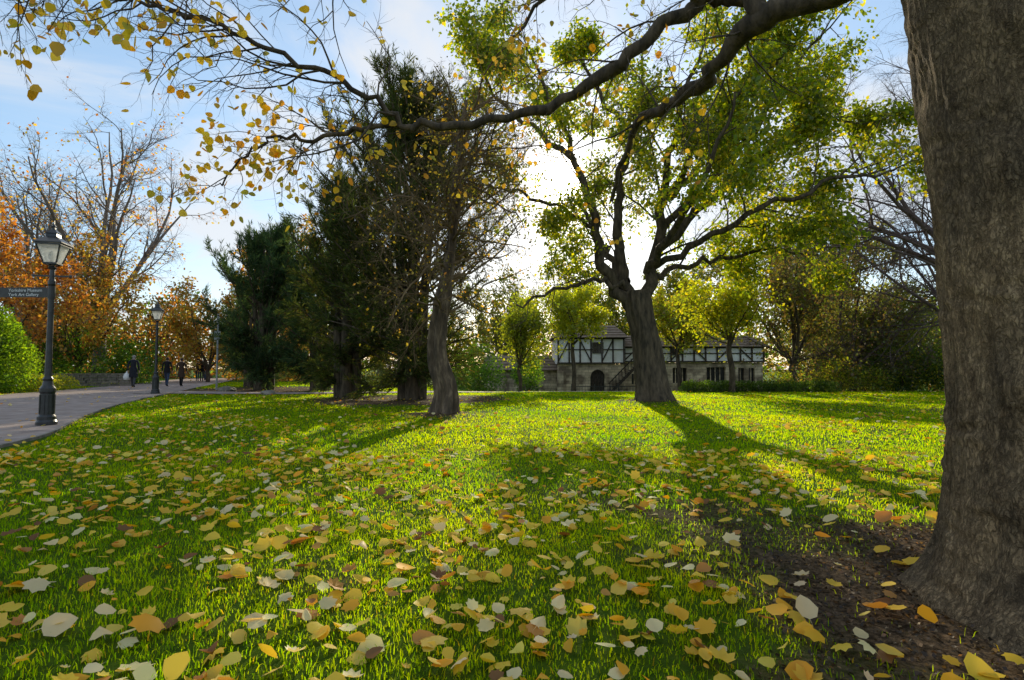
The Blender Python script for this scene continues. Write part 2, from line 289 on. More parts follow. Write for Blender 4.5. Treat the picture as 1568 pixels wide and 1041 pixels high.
# ------------------------------------------------------------------ tree tools
class Tree:
    def __init__(s): s.br=[]; s.tips=[]
UP=V((0,0,1))
def rv(): return V((random.gauss(0,1),random.gauss(0,1),random.gauss(0,1)))
def perp(d):
    p=d.cross(rv()); 
    return p.normalized() if p.length>1e-4 else V((1,0,0))
def grow(T,p,d,L,r,lv,P,top=None):
    mx=P['max']; n=P['seg'][lv]; pts=[p.copy()]; rad=[r]; d=d.normalized(); tip=P.get('tip',.35)
    tr=P['trop'][lv]
    for i in range(n):
        d=(d+rv()*P['wig'][lv]+UP*tr).normalized(); p=p+d*(L/n); pts.append(p.copy()); rad.append(r*(1-(1-tip)*(i+1)/n))
    T.br.append((pts,rad,lv)); kids(T,pts,rad,L,lv,P)
def kids(T,pts,rad,L,lv,P,n=None,t0=None,ratio=None,dirbias=None):
    mx=P['max']; ns=len(pts)-1
    if lv>=mx:
        for i in range(1,len(pts)): T.tips.append((pts[i],(pts[i]-pts[i-1]).normalized()))
        return
    nc=n if n is not None else P['nch'][lv]; nc=max(1,int(round(nc*random.uniform(.8,1.2))))
    t0=P['t0'][lv] if t0 is None else t0
    for k in range(nc):
        t=t0+(1-t0)*(k+random.random())/nc; f=t*ns; i=min(int(f),ns-1); f-=i
        q=pts[i].lerp(pts[i+1],f); dd=(pts[i+1]-pts[i]).normalized(); rr=rad[i]*(1-f)+rad[i+1]*f
        an=math.radians(P['ang'][lv]*random.uniform(.7,1.3)); nd=dd*math.cos(an)+perp(dd)*math.sin(an)
        if dirbias: nd=nd+dirbias
        LL=L*(ratio or P['ratio'][lv])*(1-.45*t)*random.uniform(.7,1.25)
        grow(T,q,nd,LL,min(rr*.75,max(P['rmin'],LL*P['rk'])),lv+1,P)
    T.tips.append((pts[-1],(pts[-1]-pts[-2]).normalized()))
def spline(pts,sub=5):
    P=[V(p) for p in pts]; out=[]
    for i in range(len(P)-1):
        a=P[max(i-1,0)];b=P[i];c=P[i+1];d=P[min(i+2,len(P)-1)]
        for k in range(sub):
            t=k/sub; out.append(.5*((2*b)+(c-a)*t+(2*a-5*b+4*c-d)*t*t+(3*b-a-3*c+d)*t**3))
    out.append(P[-1]); return out
def limb(T,pts,r0,r1,P,n,lv=0,ratio=None,t0=.15,sub=5,wob=.03,dirbias=None,pw=1):
    pp=spline(pts,sub); m=len(pp); pp=[pp[0]]+[q+rv()*wob for q in pp[1:]]
    rad=[r0+(r1-r0)*(i/(m-1))**pw for i in range(m)]
    L=sum((pp[i+1]-pp[i]).length for i in range(m-1))
    T.br.append((pp,rad,0)); kids(T,pp,rad,L,lv,P,n=n,t0=t0,ratio=ratio,dirbias=dirbias)
    return pp,rad
def bark_mesh(T,name,mat,parent,sides=(10,6,4,3,3,3),rough=0):
    vs=[];loops=[];st=[];c=0
    for pts,rad,lv in T.br:
        n=sides[min(lv,len(sides)-1)]
        if rad[0]>.12: n=max(n,14)
        b=c; t=(pts[1]-pts[0]).normalized(); u=perp(t); m=len(pts)
        for i,p in enumerate(pts):
            if i: t=(pts[min(i+1,m-1)]-pts[i-1]).normalized()
            u=(u-t*u.dot(t)).normalized(); w=t.cross(u)
            for k in range(n):
                a=2*math.pi*k/n; dr=u*math.cos(a)+w*math.sin(a); r=rad[i]
                if rough and r>.05: r*=1+rough*noise.noise(V((p.x+dr.x*r*3,p.y+dr.y*r*3,p.z*1.2))*2.2)
                vs.append((p.x+dr.x*r,p.y+dr.y*r,p.z+dr.z*r)); c+=1
        for i in range(m-1):
            for k in range(n):
                k2=(k+1)%n; st.append(len(loops)); loops+= [b+i*n+k,b+i*n+k2,b+(i+1)*n+k2,b+(i+1)*n+k]
    return mesh_np(name,np.array(vs),loops,st,[mat],parent=parent)
def tree_leaves(T,name,n,size,T_,cols,w,mat,parent,spread=.12,drop=.3,sel=None,var=.25,clump=None,droop=.5):
    P=np.array([tuple(t[0]) for t in T.tips]); D=np.array([tuple(t[1]) for t in T.tips])
    if sel is not None: k=sel(P); P=P[k];D=D[k]
    if clump: 
        k=pn(P[:,0],P[:,1],P[:,2],clump[0],clump[2])>clump[1]; P=P[k];D=D[k]
    i=rng.integers(0,len(P),n); p=P[i]+rng.normal(0,spread,(n,3)); ax=D[i]*.5+rdir(n)*.9-np.array([0,0,droop]); nr=rdir(n)+np.array([0,-.3,.4])
    c=palette(n,cols,w,var); c*=(1+.25*pn(p[:,0],p[:,1],p[:,2],.8,4))[:,None]
    return scatter(name,p,ax,nr,size*rng.uniform(.6,1.3,n),T_,c,mat,curl=rng.uniform(0,2,n),parent=parent)
def flare(x,y,top,r,zt,fl=1.0,n=5,seed=0,mat=None,name='trunk',parent=None,sides=40,rows=40,disp=.06,z0=-.15,end=None,fh=.45):
    P=spline(top,10); m=len(P); vs=[];f=[]
    for i in range(m):
        t=i/(m-1); rr=np.interp(t,np.linspace(0,1,len(r)),r); hgt=P[i].z-top[0][2]
        t_=(P[min(i+1,m-1)]-P[max(i-1,0)]).normalized()
        for k in range(sides):
            a=2*math.pi*k/sides; e=V((math.cos(a),math.sin(a),0)); e=(e-t_*e.dot(t_)).normalized()
            root=fl*math.exp(-hgt/fh)*(.55+.45*math.sin(a*n+seed)+.3*math.sin(a*(n-2)+seed*2.1))
            q=V((math.cos(a)*2.2,math.sin(a)*2.2,P[i].z*.55+seed))
            rq=rr*(1+max(root,0))*(1+disp*noise.noise(q*1.3)*2+disp*.5*noise.noise(q*4)+disp*.4*noise.noise(V((math.cos(a)*9,math.sin(a)*9,P[i].z))))
            vs.append(P[i]+e*rq)
    for i in range(m-1):
        for k in range(sides):
            k2=(k+1)%sides; f.append((i*sides+k,i*sides+k2,(i+1)*sides+k2,(i+1)*sides+k))
    return pymesh(name,vs,f,mat,True,parent=parent)
# ---------------- foreground tree (right)
ft=empty('lime_tree',(0,0,0))
def near_trunk():
    sides=320; vs=[];f=[]; zs=np.concatenate([np.linspace(-.15,1.2,130),np.linspace(1.21,6.0,230)]); 
    for z in zs:
        cx=TR[0]-.045*max(z-1,0)+.015*math.sin(z*1.3); cy=TR[1]+.03*z
        base=.452+.008*z
        for k in range(sides):
            a=2*math.pi*k/sides; ca,sa=math.cos(a),math.sin(a)
            root=.38*math.exp(-max(z,0)/.16)*(.7+.35*math.sin(a*5+1.2)+.25*math.sin(a*3+2.9))+.32*math.exp(-max(z,0)/.50)
            r=base*(1+max(root,0))
            q=V((ca*1.0,sa*1.0,z*.45)); r+=.045*noise.noise(q*1.6)+.022*noise.noise(q*4+V((4,4,1)))
            q2=V((ca*11+noise.noise(V((ca*2,sa*2,z*1.5)))*1.6,sa*11,z*2.2)); r+=.011*noise.noise(q2)
            q3=V((ca*24,sa*24,z*7)); r+=.007*noise.noise(q3)
            band=noise.noise(V((ca*.8,sa*.8,z*2.1+3))); r+=.02*math.exp(-((band*6)**2))*noise.noise(V((ca*3,sa*3,z*20)))
            for (ba,bz,bs,bh) in((math.radians(205),1.02,.09,.035),(math.radians(215),2.0,.12,.03),(math.radians(228),1.55,.10,.035),(math.radians(235),.75,.12,.03),(math.radians(200),.55,.11,.04),(math.radians(222),2.6,.10,.03)):
                da=(a-ba+math.pi)%(2*math.pi)-math.pi; r+=bh*math.exp(-((da*.45)**2+(z-bz)**2)/bs**2)
            vs.append((cx+ca*r,cy+sa*r,z))
    for i in range(len(zs)-1):
        for k in range(sides):
            k2=(k+1)%sides; f.append((i*sides+k,i*sides+k2,(i+1)*sides+k2,(i+1)*sides+k))
    pymesh('trunk',vs,f,bark_big,True,parent=ft)
near_trunk()
Pf=dict(max=4,seg=[8,9,7,5,3],wig=[.05,.17,.22,.24,.2],trop=[0,-.03,-.035,-.03,-.02],nch=[14,9,6,4,0],t0=[.1,.12,.15,.2,0],ang=[50,50,48,45,40],ratio=[.3,.5,.5,.5,.5],rmin=.0024,rk=.0095,tip=.25)
T=Tree()
limb(T,[(2.5,2.75,3.5),(2.9,4.2,4.5),(3.05,5,4.55),(2.62,5.6,4.69),(2.3,6,4.49),(2.1,6.5,4.3),(1.77,7,4.3),(1.56,7.6,4.03),(1.48,8.2,3.58)],.165,.022,Pf,18,lv=1,ratio=.26,t0=.35,wob=.03)
limb(T,[(2.62,5.6,4.69),(2.35,5.8,5.0),(2.0,5.9,4.98),(1.52,6,4.7),(.97,6.1,4.27),(.26,6.2,3.97),(-.6,6.2,3.83),(-1.18,6.2,3.77)],.095,.040,Pf,26,lv=1,ratio=.26,t0=.2,wob=.03)
limb(T,[(-1.1,6.2,3.77),(-1.6,6.1,4.1),(-2.33,6,4.42),(-3.0,5.9,4.68),(-3.5,5.8,4.84),(-4.15,5.8,5.0),(-4.8,5.5,5.0),(-5.6,5.3,4.75)],.034,.010,Pf,34,lv=1,ratio=.27,t0=.05,wob=.03,dirbias=V((-.2,0,-.25)))
limb(T,[(-1.1,6.2,3.77),(-1.75,6.2,3.73),(-2.18,6.2,3.63),(-2.6,6.2,3.66),(-2.96,6.2,3.46),(-3.25,6.3,3.13)],.032,.008,Pf,24,lv=1,ratio=.36,t0=.05,wob=.03,dirbias=V((-.2,0,-.1)))
limb(T,[(2.0,5.9,4.98),(.8,5.0,5.6),(-.8,4.9,5.3),(-2.4,4.7,4.8),(-3.6,4.4,4.35),(-4.6,4.2,4.0)],.055,.008,Pf,30,lv=1,ratio=.2,t0=.45,wob=.05,dirbias=V((-.2,0,-.2)))
limb(T,[(-.8,4.9,5.3),(-2.2,4.2,4.6),(-3.2,3.9,4.1),(-4.1,3.8,3.75)],.02,.005,Pf,18,lv=2,ratio=.3,t0=.3,wob=.04,dirbias=V((-.2,0,-.2)))
limb(T,[(2.6,5.6,5.0),(1.5,6.5,6.2),(.6,7,6.0),(0,7.2,5.3)],.07,.012,Pf,20,lv=1,ratio=.3,t0=.3,wob=.04)
for k in range(6):
    a=random.uniform(0,2*math.pi); p0=V((2.45,2.8,5.2+k*.15)); d=V((math.cos(a),math.sin(a)-.5,.9))
    grow(T,p0,d,3.2,.10,1,Pf)
T.br.append(([V((2.4,2.75,5.9)),V((2.4,2.9,8)),V((2.6,3.0,10))],[.45,.3,.1],0))
bark_mesh(T,'limbs',bark_dark,ft,rough=.5)
YEL=[(.76,.48,.03),(.68,.50,.05),(.74,.36,.02),(.46,.40,.05)]
tree_leaves(T,'leaves',640,.078,T_LEAF,YEL,[5,4,3,2],M_leaf,ft,.04,sel=lambda P:(P[:,0]<-1.2)&(P[:,2]<5.2)&(P[:,1]>4.6))
tree_leaves(T,'leaves_low',230,.088,T_LEAF,YEL,[5,4,3,1],M_leaf,ft,.04,sel=lambda P:(P[:,0]<-2.0)&(P[:,2]<4.9)&(P[:,1]<4.7))
tree_leaves(T,'leaves_right',300,.072,T_LEAF,YEL,[5,4,2,2],M_leaf,ft,.04,sel=lambda P:(P[:,0]>-1.2)&(P[:,0]<2.4)&(P[:,1]>5.5)&(P[:,2]<6))
# ---------------- centre tree
ct=empty('maple_tree')
Pc=dict(max=4,seg=[8,8,6,5,3],wig=[.06,.13,.17,.2,.2],trop=[.03,.04,.02,-.02,-.03],nch=[9,9,7,5,0],t0=[.2,.2,.2,.2,0],ang=[45,50,48,45,40],ratio=[.5,.52,.5,.5,.5],rmin=.006,rk=.014,tip=.3)
T=Tree(); bx,by=4.56,18.4
flare(0,0,[(bx,by,-.15),(bx-.08,by,.8),(bx-.22,by,1.9),(bx-.45,by,3.1),(bx-.5,by,3.6)],[.54,.49,.46,.45,.44,.34],0,fl=.55,n=5,seed=1.3,mat=bark_dark,parent=ct,disp=.09,sides=64)
LC=[([(3.95,by,3.0),(3.08,by,4.1),(2.65,by-.3,5.8),(2.2,by-.6,7.3),(1.4,by-.8,9),(.6,by-1,11)],.22),
([(4.0,by,3.2),(3.6,by+.2,4.3),(3.5,by+.3,5.8),(3.7,by+.5,7.6),(4.4,by+.7,9.4),(4.6,by+1,12.5)],.24),
([(4.1,by,3.1),(4.6,by,4.2),(4.9,by-.2,6.7),(5.3,by-.5,8.9),(6.4,by-.8,12)],.25),
([(4.7,by,4.8),(5.7,by-.3,5.9),(7.2,by-.5,7.2),(8.8,by-.8,8.4),(10.4,by-1,9.0)],.16),
([(4.6,by,4.0),(5.6,by+.6,4.5),(7.2,by+1,4.8),(8.8,by+1.2,5.2),(10.7,by+1.3,5.0)],.11),
([(4.6,by,4.4),(5.8,by-1.0,5.0),(7.4,by-1.8,5.8),(9.4,by-2.2,6.6),(11,by-2.4,6.6)],.12),
([(4.9,by,5.6),(6.2,by-.2,6.9),(7.6,by-.6,8.6),(9.0,by-.8,10.4),(9.8,by-.8,11.8)],.13),
([(5.0,by-.2,6.6),(6.0,by-1.2,8.2),(7.2,by-2,9.6),(8.4,by-2.4,10.6)],.11),
([(3.7,by,3.7),(2.9,by-.2,3.95),(2.1,by-.5,3.75),(1.1,by-.8,3.4),(.2,by-1,3.0)],.09),
([(3.7,by,3.9),(3.4,by+1.5,5),(3.0,by+3,6.5),(2.5,by+4.2,8.5)],.16),
([(4.4,by,4.2),(4.8,by-1.5,5.2),(5.3,by-3,6.4),(5.8,by-4,8.2)],.14),
([(2.6,by-.3,5.6),(1.4,by-.8,6.2),(.2,by-1.2,6.5),(-.9,by-1.4,6.7)],.07),
([(4.9,by-.2,6.4),(6.2,by+.6,7.8),(7.4,by+1.2,9.6),(8.2,by+1.5,11.4)],.13),
([(2.0,by-.6,7.7),(.6,by-.2,8.9),(-.6,by,10.2),(-1.4,by,12)],.10),
([(4.2,by+.7,9.0),(3.0,by+.9,10.6),(2.2,by+1.2,12.4)],.11)]
for pts,r in LC: limb(T,pts,r,.03,Pc,9,lv=1,ratio=.38,t0=.25,wob=.06,dirbias=V((0,0,.05)))
bark_mesh(T,'limbs',bark_dark,ct,rough=.15); print('ct tips',len(T.tips))
GY=[(.12,.165,.012),(.20,.23,.015),(.36,.31,.02),(.08,.125,.012)]
gap=lambda P: np.hypot(P[:,0]-1.64,(P[:,2]-7.25))>.75
tree_leaves(T,'leaves',52000,.145,T_DIA,GY,[5,5,2.2,4],M_green,ct,.20,clump=(1.1,-.15,2.0),sel=lambda P:((P[:,0]>4.8)|(P[:,2]>9.5))&gap(P))
tree_leaves(T,'leaves_sunward',16000,.12,T_DIA,GY,[5,5,3,4],M_green,ct,.18,clump=(1.1,.02,2.0),sel=lambda P:(P[:,0]<=4.8)&(P[:,2]<10)&(P[:,2]>4.3)&gap(P))
# ---------------- thin twiggy tree
tt=empty('hawthorn_tree'); T=Tree()
Pt=dict(max=4,seg=[8,8,6,4,3],wig=[.06,.2,.24,.25,.2],trop=[0,-.01,-.05,-.09,-.07],nch=[9,10,8,5,0],t0=[.2,.15,.15,.2,0],ang=[55,58,50,45,40],ratio=[.5,.5,.5,.5,.5],rmin=.006,rk=.009,tip=.3)
tp=[(-1.59,13.3,-.15),(-1.50,13.3,.5),(-1.74,13.3,1.4),(-1.66,13.3,2.4),(-1.43,13.3,3.9),(-1.28,13.3,5.9),(-1.1,13.3,7.5)]
flare(0,0,tp,[.24,.21,.19,.17,.12,.08,.03],0,fl=.8,n=4,seed=.4,mat=bark,parent=tt,disp=.3,sides=48,fh=.35)
for k in range(58):
    z=2.3+5.0*((k+.5)/58)**.95; x=np.interp(z,[2.4,3.9,5.9,7.5],[-1.68,-1.43,-1.28,-1.1]); a=random.uniform(0,2*math.pi)
    grow(T,V((x,13.3,z)),V((math.cos(a)-.12,math.sin(a),.35)),(3.1-.22*(z-2))*random.uniform(.6,1.15),.032,1,Pt)
bark_mesh(T,'branches',bark_twig,tt)
tree_leaves(T,'leaves',3800,.075,T_DIA,YEL+[(.14,.13,.02)],[2,3,1,2,9],M_leaf,tt,.1)
# ---------------- yews
def yew(name,x,y,H,R,nb,nsp,seed,cols,ptop=.3,sz=.30,low=.4,tw=14):
    random.seed(seed); e=empty(name); T=Tree(); z0=g1(x,y); b=V((x,y,z0))
    for k in range(4):
        a=k*1.6; o=V((math.cos(a)*.28,math.sin(a)*.28,0)); T.br.append((spline([b+o-V((0,0,.2)),b+o*1.3+V((0,0,H*.25)),b+o*2+V((0,0,H*.55)),b+o*1.4+V((0,0,H*.85))]),list(np.linspace(.24,.04,16)),0))
    SP=[];SD=[]
    for k in range(nb):
        t=(k+random.random())/nb; z=low+t*(H*.93-low); prof=R*(math.sin(min(1,(t*1.5+.28))*math.pi/2))*(1-max(0,t-.35)**1.35*1.2); prof=max(prof,.5)
        a=random.uniform(0,2*math.pi); L=prof*random.uniform(.6,1.3); d=V((math.cos(a),math.sin(a),.15+1.1*t))
        p=b+V((0,0,z*.85)); pts=[p.copy()]; n=6
        d.normalize()
        for i in range(n):
            d=(d+rv()*.10+UP*(.13*t+(-.04 if i>3 else .03))).normalized(); p=p+d*(L/n*(1+.3*t)); pts.append(p.copy())
        T.br.append((pts,[.05-.006*i for i in range(n+1)],1))
        for j in range(tw):
            f=random.uniform(.3,1)*n; i=min(int(f),n-1); q=pts[i].lerp(pts[i+1],f-i); dd=(pts[i+1]-pts[i]).normalized()
            nd=(dd*.8+perp(dd)*.8+UP*random.uniform(-.25,.55+t*.9)).normalized(); l=random.uniform(.35,1.05)*(R/3.6)**.5; qq=q.copy(); tp=[qq.copy()]
            for s in range(4): 
                nd=(nd+rv()*.12+UP*(.10 if t>.5 else -.03)).normalized(); qq=qq+nd*l/4; tp.append(qq.copy()); SP.append(tuple(qq)); SD.append(tuple(nd))
            T.br.append((tp,[.012,.01,.008,.006,.003],3))
    bark_mesh(T,'stems',bark_dark,e)
    P=np.array(SP);D=np.array(SD); i=rng.integers(0,len(P),nsp); n=nsp
    p=P[i]-D[i]*rng.uniform(0,.25,(n,1))+rng.normal(0,.03,(n,3)); ax=D[i]*1.0+rdir(n)*.75+np.array([0,0,.05]); 
    c=palette(n,cols[0],cols[1],.35); c*=np.clip(1+.5*pn(p[:,0],p[:,1],p[:,2],1.3,seed),.4,1.6)[:,None]
    scatter('foliage',p,ax,rdir(n),sz*rng.uniform(.4,1.1,n),T_SPR,c,M_needle,parent=e)
YC=([(.055,.08,.024),(.04,.058,.02),(.10,.12,.035),(.10,.075,.03)],[5,5,3,1.2])
YD=([(.05,.09,.042),(.035,.068,.036),(.09,.13,.055)],[5,5,3])
yew('yew_tree',-3.5,20,12.0,4.1,180,120000,3,YC,sz=.26)
yew('yew_tree',-6.2,21.5,9.2,2.6,90,52000,4,YC,sz=.26)
yew('yew_tree',-12.6,29,8.6,3.4,100,55000,5,YD,sz=.32)
yew('yew_tree',-9.4,28,7.0,2.8,80,38000,6,YD,sz=.32)
yew('yew_tree',-15.0,33,5.6,2.0,60,20000,8,YD,sz=.32)
random.seed(21)
# ---------------- deciduous trees
def bare(name,x,y,H,spread,mat,seed,leafn=0,lc=None,lw=None,lsz=.2,first=.18,droop=0,lsel=None,lmat=None,nl=6,nch=(8,8,6,5,0),rk=.012,rmin=.012,bias=None,mx=4,lclump=None,rf=.024):
    random.seed(seed); e=empty(name); T=Tree(); z0=g1(x,y)
    P=dict(max=mx,seg=[9,8,6,5,3],wig=[.09,.14,.18,.2,.2],trop=[.07,.05-droop,.02-droop,-.01-droop,-droop],nch=list(nch),t0=[.15,.12,.12,.15,0],ang=[42,46,46,44,40],ratio=[.48,.5,.5,.5,.5],rmin=rmin,rk=rk,tip=.15)
    r=H*rf; b=V((x,y,z0)); fz=H*first
    pp=spline([b-V((0,0,.2)),b+V((.05,0,fz*.5)),b+V((-.05,.1,fz)),b+V((.05,.1,fz*1.35))]); rad=list(np.linspace(r,r*.7,len(pp))); rad[0]*=1.6; rad[1]*=1.25
    T.br.append((pp,rad,0))
    for k in range(nl):
        a=k*2.4+random.uniform(-.4,.4); out=spread/(H*.8)*random.uniform(.35,1.25) if k else .1
        d=V((math.cos(a)*out,math.sin(a)*out,.75)); 
        if bias: d+=bias
        p0=pp[-1-(k*2)%6]; grow(T,p0,d,H*(1-first)*random.uniform(.85,1.05)*(.97 if k<3 else .82),r*.5,0,P)
    for k in range(4):
        a=random.uniform(0,6.28); grow(T,pp[-1-k],V((math.cos(a),math.sin(a),.35)),spread*.8,r*.28,1,P)
    bark_mesh(T,'branches',mat,e)
    if leafn: tree_leaves(T,'leaves',leafn,lsz,T_DIA,lc,lw,lmat or M_leaf,e,.2,sel=lsel,clump=lclump)
    print(name,len(T.tips))
OR=[(.46,.19,.03),(.50,.28,.04),(.34,.14,.03)]; YM=[(.46,.32,.04),(.42,.34,.06),(.30,.27,.05)]
bare('bare_tree',-30.5,42,20,9.5,bark_grey,31,1400,YEL+OR,[1]*7,.24,nl=8,rmin=.018,nch=(9,9,7,5,0))
bare('bare_tree',-40,47,19,8,bark_grey,32,1200,YEL+OR,[1]*7,.24,nl=8,rmin=.018)
bare('golden_tree',-22.5,55,13,5.5,bark_grey,36,9000,YM+OR,[1]*6,.34)
bare('golden_tree',-29,38,9.5,5.5,bark_dark,46,9000,YM+OR,[2,2,2,1,1,1],.22,first=.12,nch=(7,7,5,4,0))
bare('golden_tree',-23.5,44,7.0,4.2,bark_dark,50,8000,YM+OR,[2,2,2,1,1,1],.22,first=.12,nch=(7,7,5,4,0))
bare('beech_tree',-27.6,29.5,10.2,4.6,bark_dark,33,16000,OR,[3,3,2],.2,first=.1)
bare('birch_tree',17.3,20,17,8.5,bark_purple,34,droop=.06,bias=V((-.40,-.05,0)),nl=10,rmin=.0085,rk=.009,nch=(10,9,7,5,0),rf=.013)
bare('birch_tree',21.5,27,14,8,bark_purple,35,droop=.05,nl=8,rmin=.011,bias=V((-.35,0,0)),rf=.013)
bare('cherry_tree',14.6,29.5,8.2,5.0,bark_dark,37,8500,[(.13,.16,.03),(.14,.10,.04),(.24,.20,.03)],[4,3,2],.17,first=.14,droop=.03)
bare('cherry_tree',18.5,31,8.5,5.4,bark_purple,38,7500,[(.13,.16,.03),(.14,.10,.05)],[4,3],.17,first=.12,droop=.04)
bare('ash_tree',9,62,13,6.5,bark_grey,39,9000,GY,[1]*4,.34)
bare('ash_tree',19,64,14,6.5,bark_grey,48,9000,GY,[1]*4,.34)
bare('ash_tree',-1,66,12,5.5,bark_grey,40,6000,GY,[1]*4,.34)
bare('lime_tree',27,50,15,7,bark_grey,41,12000,GY,[1]*4,.36)
bare('lime_tree',-14,60,12,6,bark_grey,42,11000,YEL,[1]*4,.36,lmat=M_leaf)
bare('plum_tree',10.0,26,5.0,3.8,bark_dark,43,7000,[(.22,.25,.02),(.18,.22,.02),(.32,.29,.02)],[3,3,2],.15,first=.38,lmat=M_green,nch=(6,6,5,4,0),nl=6,lsel=lambda P:P[:,2]>1.7,rf=.03)
bare('apple_tree',.4,30,4.6,2.0,bark_dark,44,6000,[(.12,.16,.02),(.2,.22,.03)],[3,3],.15,first=.25,lmat=M_green,nch=(6,6,5,4,0))
bare('pear_tree',4.2,39,7.0,4.6,bark_dark,47,10000,[(.26,.27,.02),(.20,.24,.02)],[3,3],.19,first=.45,lmat=M_green,nch=(6,6,5,4,0),lsel=lambda P:P[:,2]>2.2)
bare('field_maple',12.6,43,7.6,5.6,bark_dark,49,12000,[(.20,.22,.02),(.15,.19,.02),(.18,.13,.04)],[3,3,2],.19,first=.38,lmat=M_green,nch=(6,6,5,4,0),lsel=lambda P:P[:,2]>1.6)
# ---------------- shrubs and hedges
def shrub(name,blobs,n,size,cols,w,mat=M_green,T_=T_DIA,seed=1,hole=-.5,var=.3,up=.3):
    e=empty(name); B=np.array(blobs,float); vol=B[:,3]*B[:,4]*B[:,5]; i=rng.choice(len(B),n,p=(vol**.7)/np.sum(vol**.7)); b=B[i]
    d=rdir(n); r=rng.uniform(0,1,n)**.38
    lump=1+.22*pn(d[:,0]*2.4+b[:,0],d[:,1]*2.4+b[:,1],d[:,2]*2.4,1.3,seed)+.1*pn(d[:,0]*6+b[:,0],d[:,1]*6,d[:,2]*6,1.2,seed)
    p=b[:,:3]+d*(r*lump)[:,None]*b[:,3:6]; g=gz(p[:,0],p[:,1])
    k=(p[:,2]>g+.02)&(pn(p[:,0],p[:,1],p[:,2],2.0/np.cbrt(vol.mean())*1.2,seed)>hole); p=p[k]; n=len(p); d=d[k]
    c=palette(n,cols,w,var); c*=np.clip(1+.35*pn(p[:,0],p[:,1],p[:,2],1.6,seed+3),.5,1.5)[:,None]
    scatter('foliage',p,d+rdir(n)*.9+np.array([0,0,up]),rdir(n)+d,size*rng.uniform(.6,1.3,n),T_,c,mat,parent=e)
    T=Tree()
    for bb in blobs:
        gg=g1(bb[0],bb[1]); b0=V((bb[0],bb[1],gg-.05))
        for k in range(5):
            dd=V((random.uniform(-1,1)*bb[3],random.uniform(-1,1)*bb[4],max(.2,(bb[2]-gg))+bb[5]*.5))*.8
            T.br.append(([b0,b0+dd*.5+rv()*.05,b0+dd],[.03,.02,.008],3))
    bark_mesh(T,'stems',bark_dark,e)
BG=[(.09,.17,.012),(.15,.23,.015),(.06,.11,.012)]; DG=[(.04,.08,.02),(.06,.11,.02),(.03,.055,.012)]; MG=[(.06,.13,.03),(.10,.18,.03),(.05,.10,.02)]
YG=[(.20,.23,.03),(.28,.27,.04),(.13,.18,.03)]; BRN=[(.15,.10,.05),(.10,.07,.04),(.2,.15,.06)]; GR=[(.14,.16,.07),(.10,.12,.05),(.19,.19,.09)]
shrub('laurel_bush',[(-21.9,24,1.2,1.5,1.6,1.9),(-22.1,24,2.4,1.1,1.2,1.4)],26000,.10,BG,[3,3,2],seed=2,hole=-.7)
shrub('flower_bed_plants',[(-21.6,22.0,.35,1.1,.9,.5),(-22.5,21,.4,1,1,.6),(-22.2,26.5,.35,.9,1.2,.5),(-22.9,28.5,.3,.8,1.4,.45)],9000,.10,YG,[3,3,2],seed=4,hole=-.9)
shrub('rhododendron_bush',[(-28.5,38,1.6,3,2,2.2),(-31.5,37,1.8,2.6,2,2.4),(-25.8,39,1.3,2,1.5,1.8),(-34,36,1.6,3,2,2.5),(-36,33,1.5,3,2,2.3)],28000,.17,MG,[3,3,2],seed=5)
shrub('ivy_bush',[(-26,29.5,1.0,1.6,1.5,1.4),(-28.5,28.5,1.1,1.5,1.5,1.5)],9000,.15,DG,[3,2,2],seed=6)
shrub('golden_shrub',[(-20.8,50,2,2.2,2,3.4),(-24.5,52,2.5,2,2,3.4),(-18.5,47,1.2,1.6,1.4,1.9)],14000,.20,OR+YM,[2,2,1,2,2,1],mat=M_leaf,seed=7)
shrub('boxwood_hedge',[(8.3+i*.8,26.2+.05*i,g1(8.3+i*.8,26.2)+.2,.6,.45,.33) for i in range(9)],18000,.065,DG,[3,3,2],seed=8,hole=-1)
shrub('golden_shrub',[(16.5,29,.6,1.3,1,1.0),(18.3,29.5,.5,1.2,1,.8),(14.3,29.8,.2,1.0,1,.7)],8000,.11,YG+DG+BRN,[3,2,3,2,2,1,1,1,1],seed=9,hole=-.3)
shrub('holly_bush',[(20.5,30,.9,1.8,1.5,1.6),(23,29,1,2,1.5,1.8),(26,28,1,2,1.5,2)],20000,.13,DG+YG,[3,3,3,1,1,1],seed=10)
shrub('cypress_tree',[(21.3,31.5,2.8,2.0,1.8,3.3),(19.2,32.5,2.2,1.6,1.5,2.6)],22000,.16,GR,[3,3,2],seed=16,hole=-.35)
shrub('viburnum_bush',[(19.0,34,2.4,2.4,1.8,2.6),(22,35,3,2.6,2,3.2),(26,34,3,2.6,2,3.4)],18000,.16,BRN+MG,[3,3,2,1,1,1],seed=11,hole=-.2)
shrub('laurel_bush',[(-2.6,41,.6,2.0,1.6,2.1),(1.2,44,.6,1.2,1.2,1.5)],9000,.16,MG,[3,3,2],seed=12,hole=-.4)
shrub('distant_trees',[(-62+i*6.5+random.uniform(-2,2),78+random.uniform(-5,8),3,5,3,random.uniform(4.5,8)) for i in range(24)],60000,.55,BRN+MG+YG,[4,3,3,2,2,2,1,1,1],seed=13,hole=-.45)
shrub('distant_trees',[(-75+i*6+random.uniform(-2,2),58+random.uniform(-3,3),2.5,4,2.5,random.uniform(4,7)) for i in range(8)],26000,.42,BRN+MG+OR,[3,3,3,2,2,2,5,5,3],seed=14,hole=-.45,mat=M_leaf)
shrub('distant_trees',[(30+i*5+random.uniform(-2,2),48+random.uniform(-4,4),2.,4,2.5,random.uniform(3.5,5.5)) for i in range(7)],20000,.36,BRN+MG+YG,[4,3,3,2,2,2,1,1,1],seed=15,hole=-.45)
